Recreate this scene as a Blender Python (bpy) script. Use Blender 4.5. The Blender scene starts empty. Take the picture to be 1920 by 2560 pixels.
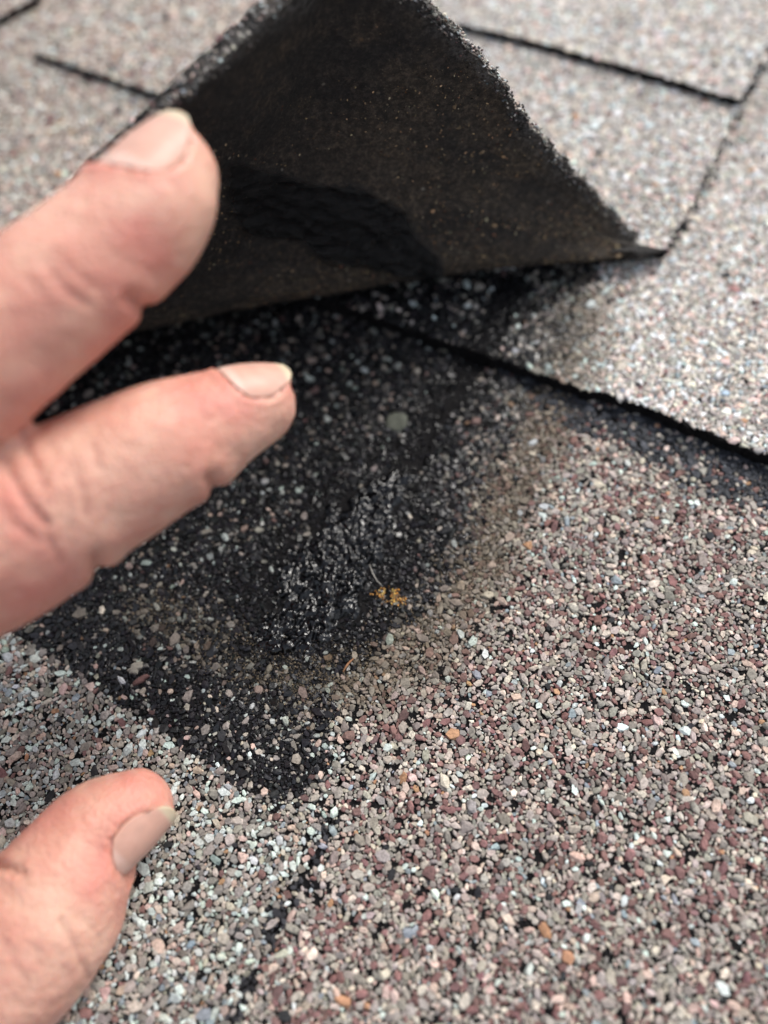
import bpy, math, random
import numpy as np
from mathutils import Vector, Matrix

random.seed(7)
rng = np.random.default_rng(11)
R = math.radians
MM = 0.001
scn = bpy.context.scene
col = scn.collection

# ------------------------------------------------------------------ camera
# the roof plane is z = 0, everything below is worked out in millimetres
F_PX, K, H = 1923.0, 1920 / 1659, 146.0
_t, _a = R(28), R(-9)
_n = np.array([math.sin(_t) * math.sin(_a), math.sin(_t) * math.cos(_a), math.cos(_t)])
_e = np.array([1.0, 0, 0]); _e -= _n * (_e @ _n); _e /= np.linalg.norm(_e)
_g = np.cross(_n, _e)
MC = np.array([_e, _g, _n])                 # camera axes -> world axes
CAM = np.array([0, 0, H])

def ray(x, y):
    return MC @ np.array([(x * K - 960) / F_PX, -(y * K - 1280) / F_PX, -1.0])
def at(x, y, z=0.0):                        # picture point -> point on the plane at height z
    r = ray(x, y); return CAM + r * ((z - H) / r[2])
def atd(x, y, d):                           # picture point -> point at depth d
    return CAM + ray(x, y) * d
def px(P):                                  # points (n,3) -> picture coordinates (n,2)
    q = (np.asarray(P) - CAM) @ MC
    w = np.maximum(-q[:, 2], 1e-3)
    return np.stack([(q[:, 0] / w * F_PX + 960) / K, (-q[:, 1] / w * F_PX + 1280) / K], 1)

cam = bpy.data.objects.new('camera', bpy.data.cameras.new('camera'))
col.objects.link(cam)
cam.data.sensor_fit = 'HORIZONTAL'
cam.data.sensor_width = 26.0 * 1920 / 1923
cam.data.lens = 26.0
cam.data.clip_start = 0.005
cam.data.clip_end = 200
m4 = Matrix.Identity(4)
for i in range(3):
    for j in range(3):
        m4[i][j] = MC[i][j]
m4.translation = Vector(CAM * MM)
cam.matrix_world = m4
cam.data.dof.use_dof = True
cam.data.dof.focus_distance = 0.144
cam.data.dof.aperture_fstop = 5.3
scn.camera = cam

# ------------------------------------------------------------------ light
SUN_DIR = Vector((0.52, 0.62, 0.85)).normalized()       # towards the bright part of the cloud
world = bpy.data.worlds.new('World'); scn.world = world
world.use_nodes = True
wn = world.node_tree.nodes; wl = world.node_tree.links
sky = wn.new('ShaderNodeTexSky'); sky.sky_type = 'NISHITA'; sky.sun_disc = False
sky.sun_elevation = math.asin(SUN_DIR.z)
sky.sun_rotation = math.atan2(SUN_DIR.x, SUN_DIR.y)
sky.air_density = 1.0; sky.dust_density = 3.0
hs = wn.new('ShaderNodeHueSaturation'); hs.inputs['Saturation'].default_value = 0.42
wl.new(sky.outputs[0], hs.inputs['Color'])
wl.new(hs.outputs[0], wn['Background'].inputs['Color'])
wn['Background'].inputs['Strength'].default_value = 0.13
sun = bpy.data.objects.new('sun', bpy.data.lights.new('sun', 'SUN'))
col.objects.link(sun)
sun.data.energy = 1.5; sun.data.angle = R(19); sun.data.color = (1.0, 0.965, 0.91)
sun.rotation_euler = SUN_DIR.to_track_quat('Z', 'Y').to_euler()
scn.view_settings.view_transform = 'Standard'
scn.view_settings.look = 'None'
scn.view_settings.gamma = 1
scn.view_settings.use_curve_mapping = False
scn.view_settings.exposure = 0.72
scn.render.engine = 'CYCLES'

# ------------------------------------------------------------------ helpers
def link(name, me, mat=None, parent=None):
    o = bpy.data.objects.new(name, me); col.objects.link(o)
    if mat is not None and me is not None: me.materials.append(mat)
    if parent is not None: o.parent = parent
    return o
def tag(o, label=None, cat=None, group=None, kind=None):
    for k, v in (('label', label), ('category', cat), ('group', group), ('kind', kind)):
        if v: o[k] = v
    return o
def mesh(name, V, Fc, smooth=False):
    """V (n,3) in mm, Fc (m,k) faces of one size"""
    me = bpy.data.meshes.new(name)
    V = np.asarray(V, np.float32) * MM; Fc = np.asarray(Fc, np.int32)
    me.vertices.add(len(V)); me.vertices.foreach_set('co', V.ravel())
    m, k = Fc.shape
    me.loops.add(m * k); me.loops.foreach_set('vertex_index', Fc.ravel())
    me.polygons.add(m)
    me.polygons.foreach_set('loop_start', np.arange(0, m * k, k, dtype=np.int32))
    me.polygons.foreach_set('loop_total', np.full(m, k, np.int32))
    me.update(calc_edges=True)
    me.polygons.foreach_set('use_smooth', np.full(m, smooth))
    return me
def attr(me, name, C):
    a = me.attributes.new(name, 'FLOAT_COLOR', 'POINT')
    a.data.foreach_set('color', np.asarray(C, np.float32).ravel())
def seg_dist(P, A, B):
    d = B - A; t = np.clip(((P - A) @ d) / (d @ d), 0, 1)
    return np.linalg.norm(P - A - t[:, None] * d, axis=1), t
def line_dist(P, L, wid=None):
    """distance to a polyline; with widths gives distance / local width"""
    L = np.asarray(L, float); out = np.full(len(P), 1e9)
    for i in range(len(L) - 1):
        d, t = seg_dist(P, L[i], L[i + 1])
        if wid is not None: d = d / (wid[i] * (1 - t) + wid[i + 1] * t)
        out = np.minimum(out, d)
    return out
def inside(P, poly):
    poly = np.asarray(poly, float); x, y = P[:, 0], P[:, 1]
    c = np.zeros(len(P), bool); j = len(poly) - 1
    for i in range(len(poly)):
        xi, yi = poly[i]; xj, yj = poly[j]
        hit = ((yi > y) != (yj > y)) & (x < (xj - xi) * (y - yi) / (yj - yi + 1e-12) + xi)
        c ^= hit; j = i
    return c
def signed(P, poly):                         # + inside
    d = line_dist(P, list(poly) + [poly[0]])
    return np.where(inside(P, poly), d, -d)
_tab = np.random.default_rng(5).random((256, 256))
def vnoise(x, y):
    xi = np.floor(x).astype(int); yi = np.floor(y).astype(int); fx = x - xi; fy = y - yi
    fx = fx * fx * (3 - 2 * fx); fy = fy * fy * (3 - 2 * fy)
    g = lambda a, b: _tab[a & 255, b & 255]
    return (g(xi, yi) * (1 - fx) + g(xi + 1, yi) * fx) * (1 - fy) + (g(xi, yi + 1) * (1 - fx) + g(xi + 1, yi + 1) * fx) * fy
def fbm(x, y, o=4):
    s = 0; a = 0.5; t = 0
    for i in range(o):
        s = s + a * vnoise(x + 17.3 * i, y + 9.1 * i); t += a; a *= .5; x = x * 2.03; y = y * 2.03
    return s / t
def sstep(a, b, x):
    t = np.clip((x - a) / (b - a), 0, 1); return t * t * (3 - 2 * t)

# ------------------------------------------------------------------ materials
class NT:
    def __init__(s, name):
        s.m = bpy.data.materials.new(name); s.m.use_nodes = True
        s.t = s.m.node_tree; s.b = s.t.nodes['Principled BSDF']
    def n(s, kind, **kw):
        nd = s.t.nodes.new('ShaderNode' + kind)
        for k, v in kw.items():
            if k in nd.inputs: nd.inputs[k].default_value = v
            else: setattr(nd, k, v)
        return nd
    def l(s, a, b): s.t.links.new(a, b)
    def noise(s, scale, detail=3, rough=.55, vec=None):
        nd = s.n('TexNoise', Scale=scale, Detail=detail, Roughness=rough)
        if vec is not None: s.l(vec, nd.inputs['Vector'])
        return nd
    def ramp(s, fac, stops):
        r = s.n('ValToRGB'); e = r.color_ramp.elements
        while len(e) < len(stops): e.new(0.5)
        for q, (p, c) in zip(e, stops):
            q.position = p; q.color = (c, c, c, 1) if not hasattr(c, '__len__') else (*c, 1)
        s.l(fac, r.inputs[0]); return r
    def mix(s, fac, a, b, mode='MIX'):
        nd = s.n('MixRGB', blend_type=mode)
        for v, i in ((fac, 0), (a, 1), (b, 2)):
            if hasattr(v, 'is_linked'): s.l(v, nd.inputs[i])
            else: nd.inputs[i].default_value = v if i == 0 else ((*v, 1) if len(v) == 3 else v)
        return nd.outputs[0]
    def math(s, op, a, b=0.0, c=None, clamp=False):
        nd = s.n('Math', operation=op, use_clamp=clamp)
        for v, i in ((a, 0), (b, 1), (c, 2)):
            if v is None: continue
            if hasattr(v, 'is_linked'): s.l(v, nd.inputs[i])
            else: nd.inputs[i].default_value = v
        return nd.outputs[0]
    def bump(s, h, strength, dist, prev=None):
        b = s.n('Bump', Strength=strength, Distance=dist); s.l(h, b.inputs['Height'])
        if prev is not None: s.l(prev, b.inputs['Normal'])
        return b.outputs[0]

def granule_mat(name, use_object):
    q = NT(name); tc = q.n('TexCoord')
    if use_object:
        oi = q.n('ObjectInfo'); c, w = oi.outputs['Color'], oi.outputs['Alpha']
        vec = q.n('NewGeometry').outputs['Position']
    else:
        at_ = q.n('Attribute', attribute_name='tint'); c, w = at_.outputs['Color'], at_.outputs['Alpha']
        vec = q.n('NewGeometry').outputs['Position']
    n1 = q.noise(2600, 3, .7, vec); n2 = q.noise(900, 2, .5, vec)
    k = q.ramp(n1.outputs[0], [(.32, .62), (.5, 1.0), (.7, 1.32)])
    k2 = q.ramp(n2.outputs[0], [(.3, .8), (.7, 1.18)])
    cc = q.mix(1, c, k.outputs[0], 'MULTIPLY'); cc = q.mix(1, cc, k2.outputs[0], 'MULTIPLY')
    q.l(cc, q.b.inputs['Base Color'])
    r = q.math('MULTIPLY_ADD', w, -.7, .88); q.l(r, q.b.inputs['Roughness'])
    q.l(q.bump(n1.outputs[0], .5, .00012), q.b.inputs['Normal'])
    q.b.inputs['Specular IOR Level'].default_value = .4
    return q.m
M_gran = granule_mat('mineral granules', False)
M_gran1 = granule_mat('mineral granule', True)

def asphalt_mat():
    q = NT('asphalt coating'); p = q.n('NewGeometry').outputs['Position']
    n = q.noise(900, 4, .65, p); v = q.n('TexVoronoi', Scale=2200); q.l(p, v.inputs['Vector'])
    sp = q.ramp(v.outputs['Distance'], [(.08, 1), (.2, 0)])
    n2 = q.noise(60, 3, .6, p); gate = q.ramp(n2.outputs[0], [(.5, 0), (.7, 1)])
    base = q.ramp(n.outputs[0], [(.3, (.004, .004, .005)), (.7, (.014, .013, .013))])
    f = q.math('MULTIPLY', sp.outputs[0], gate.outputs[0])
    q.l(q.mix(f, base.outputs[0], (.22, .2, .18)), q.b.inputs['Base Color'])
    q.b.inputs['Roughness'].default_value = .6; q.b.inputs['Specular IOR Level'].default_value = .05
    q.l(q.bump(n.outputs[0], .8, .0005), q.b.inputs['Normal'])
    return q.m
M_asph = asphalt_mat()

def far_mat():                                # granule surface too far away to build
    q = NT('granule surface'); p = q.n('NewGeometry').outputs['Position']
    v = q.n('TexVoronoi', Scale=760); q.l(p, v.inputs['Vector'])
    h = q.n('SeparateColor'); q.l(v.outputs['Color'], h.inputs[0])
    r = q.ramp(h.outputs[0], [(0, (.03, .03, .032)), (.08, (.13, .068, .06)), (.3, (.2, .18, .155)),
                              (.5, (.29, .26, .22)), (.72, (.46, .37, .3)), (.86, (.5, .55, .5))])
    r.color_ramp.interpolation = 'CONSTANT'
    e = q.ramp(v.outputs['Distance'], [(.45, 1), (.8, .15)])
    q.l(q.mix(1, r.outputs[0], e.outputs[0], 'MULTIPLY'), q.b.inputs['Base Color'])
    q.b.inputs['Roughness'].default_value = .85
    q.l(q.bump(v.outputs['Distance'], 1, -.0008), q.b.inputs['Normal'])
    return q.m
M_far = far_mat()

def tar_mat():
    q = NT('wet black sealant'); p = q.n('NewGeometry').outputs['Position']
    n = q.noise(700, 3, .6, p); n2 = q.noise(2200, 2, .5, p)
    q.b.inputs['Base Color'].default_value = (.002, .002, .0026, 1)
    r = q.ramp(n.outputs[0], [(.35, .04), (.7, .11)]); q.l(r.outputs[0], q.b.inputs['Roughness'])
    b = q.bump(n.outputs[0], .25, .0003); b = q.bump(n2.outputs[0], .05, .00003, b)
    q.l(b, q.b.inputs['Normal']); q.b.inputs['Specular IOR Level'].default_value = .55
    return q.m
M_tar = tar_mat()

def under_mat():                              # back of the lifted shingle; painted masks: R wet, G grey scuff, B brown
    q = NT('sanded asphalt back'); p = q.n('VectorMath', operation='SCALE'); p.inputs['Scale'].default_value = 1000; q.l(q.n('NewGeometry').outputs['Position'], p.inputs[0]); p = p.outputs[0]
    a = q.n('Attribute', attribute_name='tint'); s = q.n('SeparateColor'); q.l(a.outputs['Color'], s.inputs[0])
    wet, scuff, brown = s.outputs[0], s.outputs[1], s.outputs[2]
    mp = q.n('Mapping'); q.l(p, mp.inputs[0]); mp.inputs['Scale'].default_value = (1, 1.3, 1.3)
    n = q.noise(.7, 5, .85, mp.outputs[0]); big = q.noise(.12, 5, .65, mp.outputs[0])
    fine = q.noise(3, 3, .7, mp.outputs[0])
    v = q.n('TexVoronoi', Scale=1.5); q.l(mp.outputs[0], v.inputs['Vector'])
    hv = q.n('SeparateColor'); q.l(v.outputs['Color'], hv.inputs[0])
    v2 = q.n('TexVoronoi', Scale=.4); q.l(mp.outputs[0], v2.inputs['Vector'])
    hv2 = q.n('SeparateColor'); q.l(v2.outputs['Color'], hv2.inputs[0])
    base = q.ramp(big.outputs[0], [(.3, (.013, .0115, .0108)), (.5, (.028, .022, .0185)), (.68, (.06, .043, .029))])
    c = q.mix(q.math('MULTIPLY', brown, .75), base.outputs[0], (.10, .074, .05))
    g = q.ramp(n.outputs[0], [(.36, .25), (.5, .8), (.64, 2.4)]); c = q.mix(1, c, g.outputs[0], 'MULTIPLY')
    # sand specks: fine and many towards the fold, few and larger elsewhere
    sp = q.math('MULTIPLY', q.ramp(v.outputs['Distance'], [(.1, 1), (.3, 0)]).outputs[0],
                q.ramp(hv.outputs[0], [(.72, 0), (.95, 1)]).outputs[0])
    cl = q.ramp(big.outputs[0], [(.4, .12), (.62, 1)])
    sp = q.math('MULTIPLY', sp, cl.outputs[0]); sp = q.math('MULTIPLY', sp, q.math('SUBTRACT', 1, wet))
    sc = q.ramp(hv.outputs[1], [(0, (.2, .15, .09)), (.5, (.26, .23, .18)), (1, (.3, .17, .06))])
    c = q.mix(q.math('MULTIPLY', sp, .85), c, sc.outputs[0])
    sp2 = q.math('MULTIPLY', q.ramp(v2.outputs['Distance'], [(.06, 1), (.22, 0)]).outputs[0],
                 q.ramp(hv2.outputs[0], [(.86, 0), (.9, 1)]).outputs[0])
    sc2 = q.ramp(hv2.outputs[1], [(0, (.16, .09, .04)), (.6, (.25, .2, .14)), (1, (.4, .36, .3))])
    c = q.mix(q.math('MULTIPLY', sp2, q.math('SUBTRACT', 1, wet)), c, sc2.outputs[0])
    sg = q.ramp(n.outputs[0], [(.42, 0), (.62, 1)])
    c = q.mix(q.math('MULTIPLY', scuff, q.math('MULTIPLY', sg.outputs[0], .8)), c, (.17, .165, .16))
    c = q.mix(wet, c, (.0035, .0035, .004)); q.l(c, q.b.inputs['Base Color'])
    q.l(q.math('MULTIPLY_ADD', wet, -.56, .68), q.b.inputs['Roughness'])
    b = q.bump(n.outputs[0], 1, .0014); b = q.bump(fine.outputs[0], .7, .0004, b)
    q.l(b, q.b.inputs['Normal'])
    return q.m
M_under = under_mat()

def skin_mat():
    q = NT('skin'); p = q.n('NewGeometry').outputs['Position']
    a = q.n('Attribute', attribute_name='tint'); s = q.n('SeparateColor'); q.l(a.outputs['Color'], s.inputs[0])
    red, pale, crease = s.outputs[0], s.outputs[1], s.outputs[2]
    n = q.noise(95, 3, .55, p); n2 = q.noise(420, 4, .6, p); n3 = q.noise(2500, 3, .6, p)
    c = q.ramp(n.outputs[0], [(.3, (.57, .265, .2)), (.5, (.65, .35, .265)), (.7, (.72, .44, .335))]).outputs[0]
    c = q.mix(q.math('MULTIPLY', q.ramp(n2.outputs[0], [(.38, 0), (.7, 1)]).outputs[0], .4), c, (.6, .21, .165))
    c = q.mix(q.math('MULTIPLY', red, .8), c, (.6, .2, .165))
    c = q.mix(q.math('MULTIPLY', pale, .55), c, (.8, .56, .42))
    c = q.mix(q.math('MULTIPLY', crease, .6), c, (.4, .12, .09))
    q.l(c, q.b.inputs['Base Color'])
    q.b.inputs['Subsurface Weight'].default_value = .5
    q.b.inputs['Subsurface Radius'].default_value = (1, .35, .18)
    q.b.inputs['Subsurface Scale'].default_value = .0022
    q.b.inputs['Roughness'].default_value = .47
    q.b.inputs['Specular IOR Level'].default_value = .38
    v = q.n('TexVoronoi', Scale=1500); q.l(p, v.inputs['Vector'])
    b = q.bump(n2.outputs[0], .6, .0009); b = q.bump(v.outputs['Distance'], .65, .0002, b)
    b = q.bump(n3.outputs[0], .3, .00008, b)
    q.l(b, q.b.inputs['Normal'])
    return q.m
M_skin = skin_mat()

def nail_mat():
    q = NT('fingernail'); a = q.n('Attribute', attribute_name='tint')
    n = q.noise(500, 3, .5, q.n('NewGeometry').outputs['Position'])
    k = q.ramp(n.outputs[0], [(.3, .93), (.7, 1.06)])
    q.l(q.mix(1, a.outputs['Color'], k.outputs[0], 'MULTIPLY'), q.b.inputs['Base Color'])
    q.b.inputs['Roughness'].default_value = .42; q.b.inputs['Specular IOR Level'].default_value = .3
    q.b.inputs['Subsurface Weight'].default_value = .25
    q.b.inputs['Subsurface Radius'].default_value = (1, .4, .25)
    q.b.inputs['Subsurface Scale'].default_value = .001
    return q.m
M_nail = nail_mat()

def plain(name, c, c2, scale, rough=.8, bump=.0003):
    q = NT(name); n = q.noise(scale, 4, .65, q.n('NewGeometry').outputs['Position'])
    q.l(q.ramp(n.outputs[0], [(.3, c), (.7, c2)]).outputs[0], q.b.inputs['Base Color'])
    q.b.inputs['Roughness'].default_value = rough
    q.l(q.bump(n.outputs[0], .7, bump), q.b.inputs['Normal'])
    return q.m
M_disc = plain('grey green mineral', (.05, .055, .04), (.11, .115, .09), 900)
M_fibre = plain('dry plant fibre', (.22, .1, .045), (.4, .2, .1), 900)
M_hair = plain('pale fibre', (.3, .28, .25), (.5, .47, .42), 900)
M_deck = plain('roofing felt', (.012, .012, .013), (.03, .03, .03), 300)

# ------------------------------------------------------------------ stain, colour and painted shade zones (picture outline carried onto the roof)
def roofline(pts, z=0): return [tuple(at(x, y, z)[:2]) for x, y in pts]
DARK = roofline([(-250, 700), (500, 560), (1180, 600), (1268, 600), (1262, 680), (1228, 745), (1190, 810), (1140, 868), (1112, 950),
                 (1070, 1040), (1020, 1150), (975, 1245), (880, 1330), (800, 1410), (730, 1470), (715, 1560),
                 (700, 1700), (640, 1735), (540, 1695), (430, 1645), (345, 1575), (240, 1500), (80, 1390), (-250, 1130)])
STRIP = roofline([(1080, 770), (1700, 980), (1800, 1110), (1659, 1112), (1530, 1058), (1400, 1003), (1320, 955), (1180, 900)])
BROWN = roofline([(1245, 640), (1225, 760), (1190, 880), (1155, 960), (1100, 1080), (1035, 1210), (975, 1300), (880, 1400), (770, 1470), (640, 1480), (480, 1400), (300, 1300)])
BRW = [11, 9, 8, 8.5, 8.5, 9, 9.5, 11, 10, 8.5, 8, 6]
GOO = roofline([(1110, 640), (1060, 730), (1000, 830), (940, 900), (905, 975), (850, 1050), (775, 1130), (715, 1225), (665, 1310), (610, 1375)])
GOW = [2.0, 2.6, 3.0, 4.2, 3.6, 4.8, 8.6, 10.2, 9.6, 5.6]
JOINT = [(712, 1790), (628, 1955), (585, 2025), (525, 2155), (380, 2500)]

SIDE_SHADE_TAR = roofline([(1452, 530), (1495, 465), (1552, 350), (1612, 215), (1670, 118), (1760, -60)], 3.5)  # tab side edge: its shadow painted as dark granules, with the tarry edge
def zones(P):
    n = (fbm(P[:, 0] * .16, P[:, 1] * .16) - .5); n2 = fbm(P[:, 0] * .6 + 50, P[:, 1] * .6) - .5
    sg = signed(P, DARK); wd = 1.5 + 3.8 * sstep(-20, 10, P[:, 0]); dark = sstep(-1, 1, (sg + n * (4.5 + 4.5 * sstep(-15, 5, P[:, 0])) + n2 * 2.5) / wd)
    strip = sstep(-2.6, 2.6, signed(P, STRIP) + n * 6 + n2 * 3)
    brown = 1 - sstep(.25, 1.45, line_dist(P, BROWN, BRW) + n * .9)
    goo = 1 - sstep(.75, 1.15, line_dist(P, GOO, GOW) + n * 1.1 + n2 * .5)
    halo = 1 - sstep(.9, 2.6, line_dist(P, GOO, GOW) + n * .9)
    return dark, strip, brown, goo, halo

PAL = np.array([(.275, .246, .215), (.185, .167, .148), (.42, .365, .305), (.38, .285, .24), (.43, .475, .445),
                (.155, .085, .078), (.115, .068, .062), (.19, .215, .23), (.02, .02, .022), (.28, .16, .09)])
WT = {'red':   [.37, .18, .10, .06, .033, .19, .055, .02, .01, .005],
      'mint':  [.27, .22, .07, .11, .24, .025, .01, .035, .015, .01],
      'light': [.31, .12, .24, .10, .16, .02, .01, .02, .01, .005],
      'mixed': [.24, .17, .18, .14, .10, .08, .04, .02, .02, .01]}

def colours(P, mixn, rg):
    """one base colour per granule, plus its tar gloss"""
    n = len(P); w = np.array(WT[mixn]); w = w / w.sum()
    if mixn == 'red':                          # drifts into the mint blend left of the joint
        idx = rg.choice(10, n, p=w)
        left = P[:, 0] < np.interp(P[:, 1], [at(x, y)[1] for x, y in JOINT[::-1]], [at(x, y)[0] for x, y in JOINT[::-1]]) + rg.normal(0, 1.5, n)
        w2 = np.array(WT['mint']); w2 /= w2.sum()
        idx = np.where(left, rg.choice(10, n, p=w2), idx)
    else: idx = rg.choice(10, n, p=w)
    C = PAL[idx] * (1.95 if mixn == 'light' else 1.6 if mixn == 'mixed' else 1.38 if mixn == 'red' else 1.2) * rg.normal(1, .13, (n, 1)).clip(.65, 1.4) * rg.normal(1, .03, (n, 3))
    if mixn == 'light': C = C * np.array([.97, 1.0, 1.04])
    dark, strip, brown, goo, halo = zones(P)
    wet = np.zeros(n)
    blk = np.array([(.010, .0098, .011)]) * rg.uniform(.5, 1.9, (n, 1)) + rg.uniform(0, .003, (n, 3))
    u = rg.random(n)
    mb = brown * .88 * rg.uniform(.5, 1, n)
    C = C * (1 - mb[:, None]) + np.array([.118, .092, .062]) * mb[:, None] * rg.uniform(.6, 1.3, (n, 1))
    low = sstep(52, 36, P[:, 1]) if False else 1 - sstep(36, 52, P[:, 1]); keep = .14 + .09 * low + .3 * brown * (1 - halo) + .04 * (P[:, 0] > 5)
    isblk = (u < dark * (1 - keep))
    dim = (dark > .5) & ~isblk
    C = np.where(dim[:, None], C * (rg.uniform(.28, .8, (n, 1)) * (1 - low[:, None]) + rg.uniform(.55, 1.1, (n, 1)) * low[:, None]), C)
    C = np.where(isblk[:, None], blk, C); wet = np.where(isblk, rg.uniform(.72, 1.0, n), wet)
    wet = np.where(dim, rg.uniform(.2, .5, n), wet)
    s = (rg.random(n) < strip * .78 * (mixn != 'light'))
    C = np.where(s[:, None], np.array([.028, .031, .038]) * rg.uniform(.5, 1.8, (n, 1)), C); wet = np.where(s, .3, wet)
    wob = (fbm(P[:, 0] * .2 + 7, P[:, 1] * .2) - .5); seam_shade = np.exp(-((line_dist(P, roofline(JOINT)) + wob * 1.5) / 1.0) ** 2) * .62 if mixn in ('red', 'mint') else np.exp(-((line_dist(P, SIDE_SHADE_TAR) + wob * 2.5) / 1.2) ** 2) * .5  # real joint below; beside the tab, shadow and tar put into granule colour
    s = rg.random(n) < seam_shade
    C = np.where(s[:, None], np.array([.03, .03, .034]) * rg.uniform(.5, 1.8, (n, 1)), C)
    g = (rg.random(n) < goo * .97) | ((rg.random(n) < halo * .8) & (dark > .4))
    C = np.where(g[:, None], blk * .7, C); wet = np.where(g, 1.0, wet)
    return np.concatenate([C.clip(.003, .85), wet[:, None]], 1)

# ------------------------------------------------------------------ granule shapes and packing
def ico():
    t = (1 + 5 ** .5) / 2
    V = np.array([(-1, t, 0), (1, t, 0), (-1, -t, 0), (1, -t, 0), (0, -1, t), (0, 1, t), (0, -1, -t), (0, 1, -t), (t, 0, -1), (t, 0, 1), (-t, 0, -1), (-t, 0, 1)], float)
    V /= np.linalg.norm(V[0])
    Fc = np.array([(0, 11, 5), (0, 5, 1), (0, 1, 7), (0, 7, 10), (0, 10, 11), (1, 5, 9), (5, 11, 4), (11, 10, 2), (10, 7, 6), (7, 1, 8),
                   (3, 9, 4), (3, 4, 2), (3, 2, 6), (3, 6, 8), (3, 8, 9), (4, 9, 5), (2, 4, 11), (6, 2, 10), (8, 6, 7), (9, 8, 1)])
    return V, Fc
IV, IF = ico()
def rotm(n, rg):
    q = rg.normal(size=(n, 4)); q /= np.linalg.norm(q, axis=1)[:, None]
    w, x, y, z = q.T
    return np.stack([1 - 2 * (y * y + z * z), 2 * (x * y - z * w), 2 * (x * z + y * w), 2 * (x * y + z * w), 1 - 2 * (x * x + z * z), 2 * (y * z - x * w),
                     2 * (x * z - y * w), 2 * (y * z + x * w), 1 - 2 * (x * x + y * y)], 1).reshape(n, 3, 3)
NV = 40
VAR = np.einsum('nij,kj->nki', rotm(NV, rng), IV)
VAR = VAR * rng.uniform(.66, 1.26, (NV, 12, 1))
VAR[:, :, 2] = np.clip(VAR[:, :, 2], -.5, .3 + .1 * rng.random((NV, 1)))            # crushed stone lies on its flat side
_ang = rng.uniform(0, np.pi, NV); _el = rng.uniform(.6, 1.0, NV)
for i in range(NV):
    VAR[i, :, 1] *= _el[i]; VAR[i, :, 0] *= 2 - _el[i] if _el[i] > .8 else 1.12

def pack(size=42.0):
    """toroidal dart throwing of mixed sizes"""
    rg = np.random.default_rng(3); pts = []; cell = 1.0; N = int(size / cell); grid = {}
    for r, dens in ((1.2, .01), (.94, .07), (.74, .2), (.60, .9), (.47, 3.0), (.36, 5.0), (.26, 7.0), (.19, 5.0)):
        for _ in range(int(dens * size * size)):
            x, y = rg.random() * size, rg.random() * size; rr = r * rg.uniform(.88, 1.12)
            ci, cj = int(x), int(y); ok = True
            for i in range(ci - 2, ci + 3):
                for j in range(cj - 2, cj + 3):
                    for (a, b, c) in grid.get((i % N, j % N), ()):
                        dx = abs(a - x); dy = abs(b - y)
                        if dx > size / 2: dx = size - dx
                        if dy > size / 2: dy = size - dy
                        lim = .68 * (c + rr)
                        if dx * dx + dy * dy < lim * lim: ok = False; break
                    if not ok: break
                if not ok: break
            if ok: grid.setdefault((ci, cj), []).append((x, y, rr)); pts.append((x, y, rr))
    return np.array(pts), size
PK, PS = pack()

def scatter(lo, hi, seed):
    rg = np.random.default_rng(seed); out = []
    for i in range(int(math.floor(lo[0] / PS)), int(math.ceil(hi[0] / PS))):
        for j in range(int(math.floor(lo[1] / PS)), int(math.ceil(hi[1] / PS))):
            a = PK.copy(); a[:, 0] += i * PS; a[:, 1] += j * PS; out.append(a)
    P = np.concatenate(out); P[:, :2] += rg.normal(0, .05, (len(P), 2)) + np.array([seed * 13.7 % 7, seed * 5.1 % 7])
    return P, rg

def stones(P3, r, rg, N3=None, flat=1.0):
    """mesh arrays of many granules; N3 optional surface normals"""
    n = len(P3); v = VAR[rg.integers(0, NV, n)] * (rg.uniform(.93, 1.1, (n, 12, 1)))
    v = v * r[:, None, None]; v[:, :, 2] *= flat
    a = rg.uniform(0, 2 * np.pi, n); c, s = np.cos(a), np.sin(a)
    x = v[:, :, 0] * c[:, None] - v[:, :, 1] * s[:, None]; y = v[:, :, 0] * s[:, None] + v[:, :, 1] * c[:, None]; z = v[:, :, 2].copy()
    tx, ty = rg.normal(0, .13, (2, n, 1)); z = z + x * tx + y * ty
    if N3 is None: W = np.stack([x, y, z], 2) + P3[:, None, :]
    else:
        up = np.where(np.abs(N3[:, 2:3]) > .9, np.array([[1., 0, 0]]), np.array([[0, 0, 1.]]))
        e1 = np.cross(N3, up); e1 /= np.linalg.norm(e1, axis=1)[:, None]; e2 = np.cross(N3, e1)
        W = x[..., None] * e1[:, None] + y[..., None] * e2[:, None] + z[..., None] * N3[:, None] + P3[:, None, :]
    Fc = (IF[None] + (np.arange(n) * 12)[:, None, None]).reshape(-1, 3)
    return W.reshape(-1, 3), Fc

def granule_layer(parent, P3, r, C, rg, N3=None, name='granule_layer', flat=1.0):
    V, Fc = stones(P3, r, rg, N3, flat)
    me = mesh(name, V, Fc); attr(me, 'tint', np.repeat(C, 12, axis=0))
    o = link(name, me, M_gran, parent); tag(o, kind='stuff'); return o

GM = []                                       # shared meshes of the single granules
for i in range(NV):
    me = mesh('granule', VAR[i] * 1.0, IF); me.materials.append(M_gran1); GM.append(me)
def granules_single(parent, P3, r, C, rg):
    for p, rr, c in zip(P3, r, C):
        o = bpy.data.objects.new('granule', GM[int(rg.integers(0, NV))]); col.objects.link(o); o.parent = parent
        o.location = Vector(p * MM); o.scale = (rr, rr, rr)
        o.rotation_euler = (rg.normal(0, .15), rg.normal(0, .15), rg.uniform(0, 6.28)); o.color = tuple(float(q) for q in c)

def in_view(P3, m):
    q = px(P3); return (q[:, 0] > -m) & (q[:, 0] < 1659 + m) & (q[:, 1] > -m) & (q[:, 1] < 2212 + m)

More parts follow.
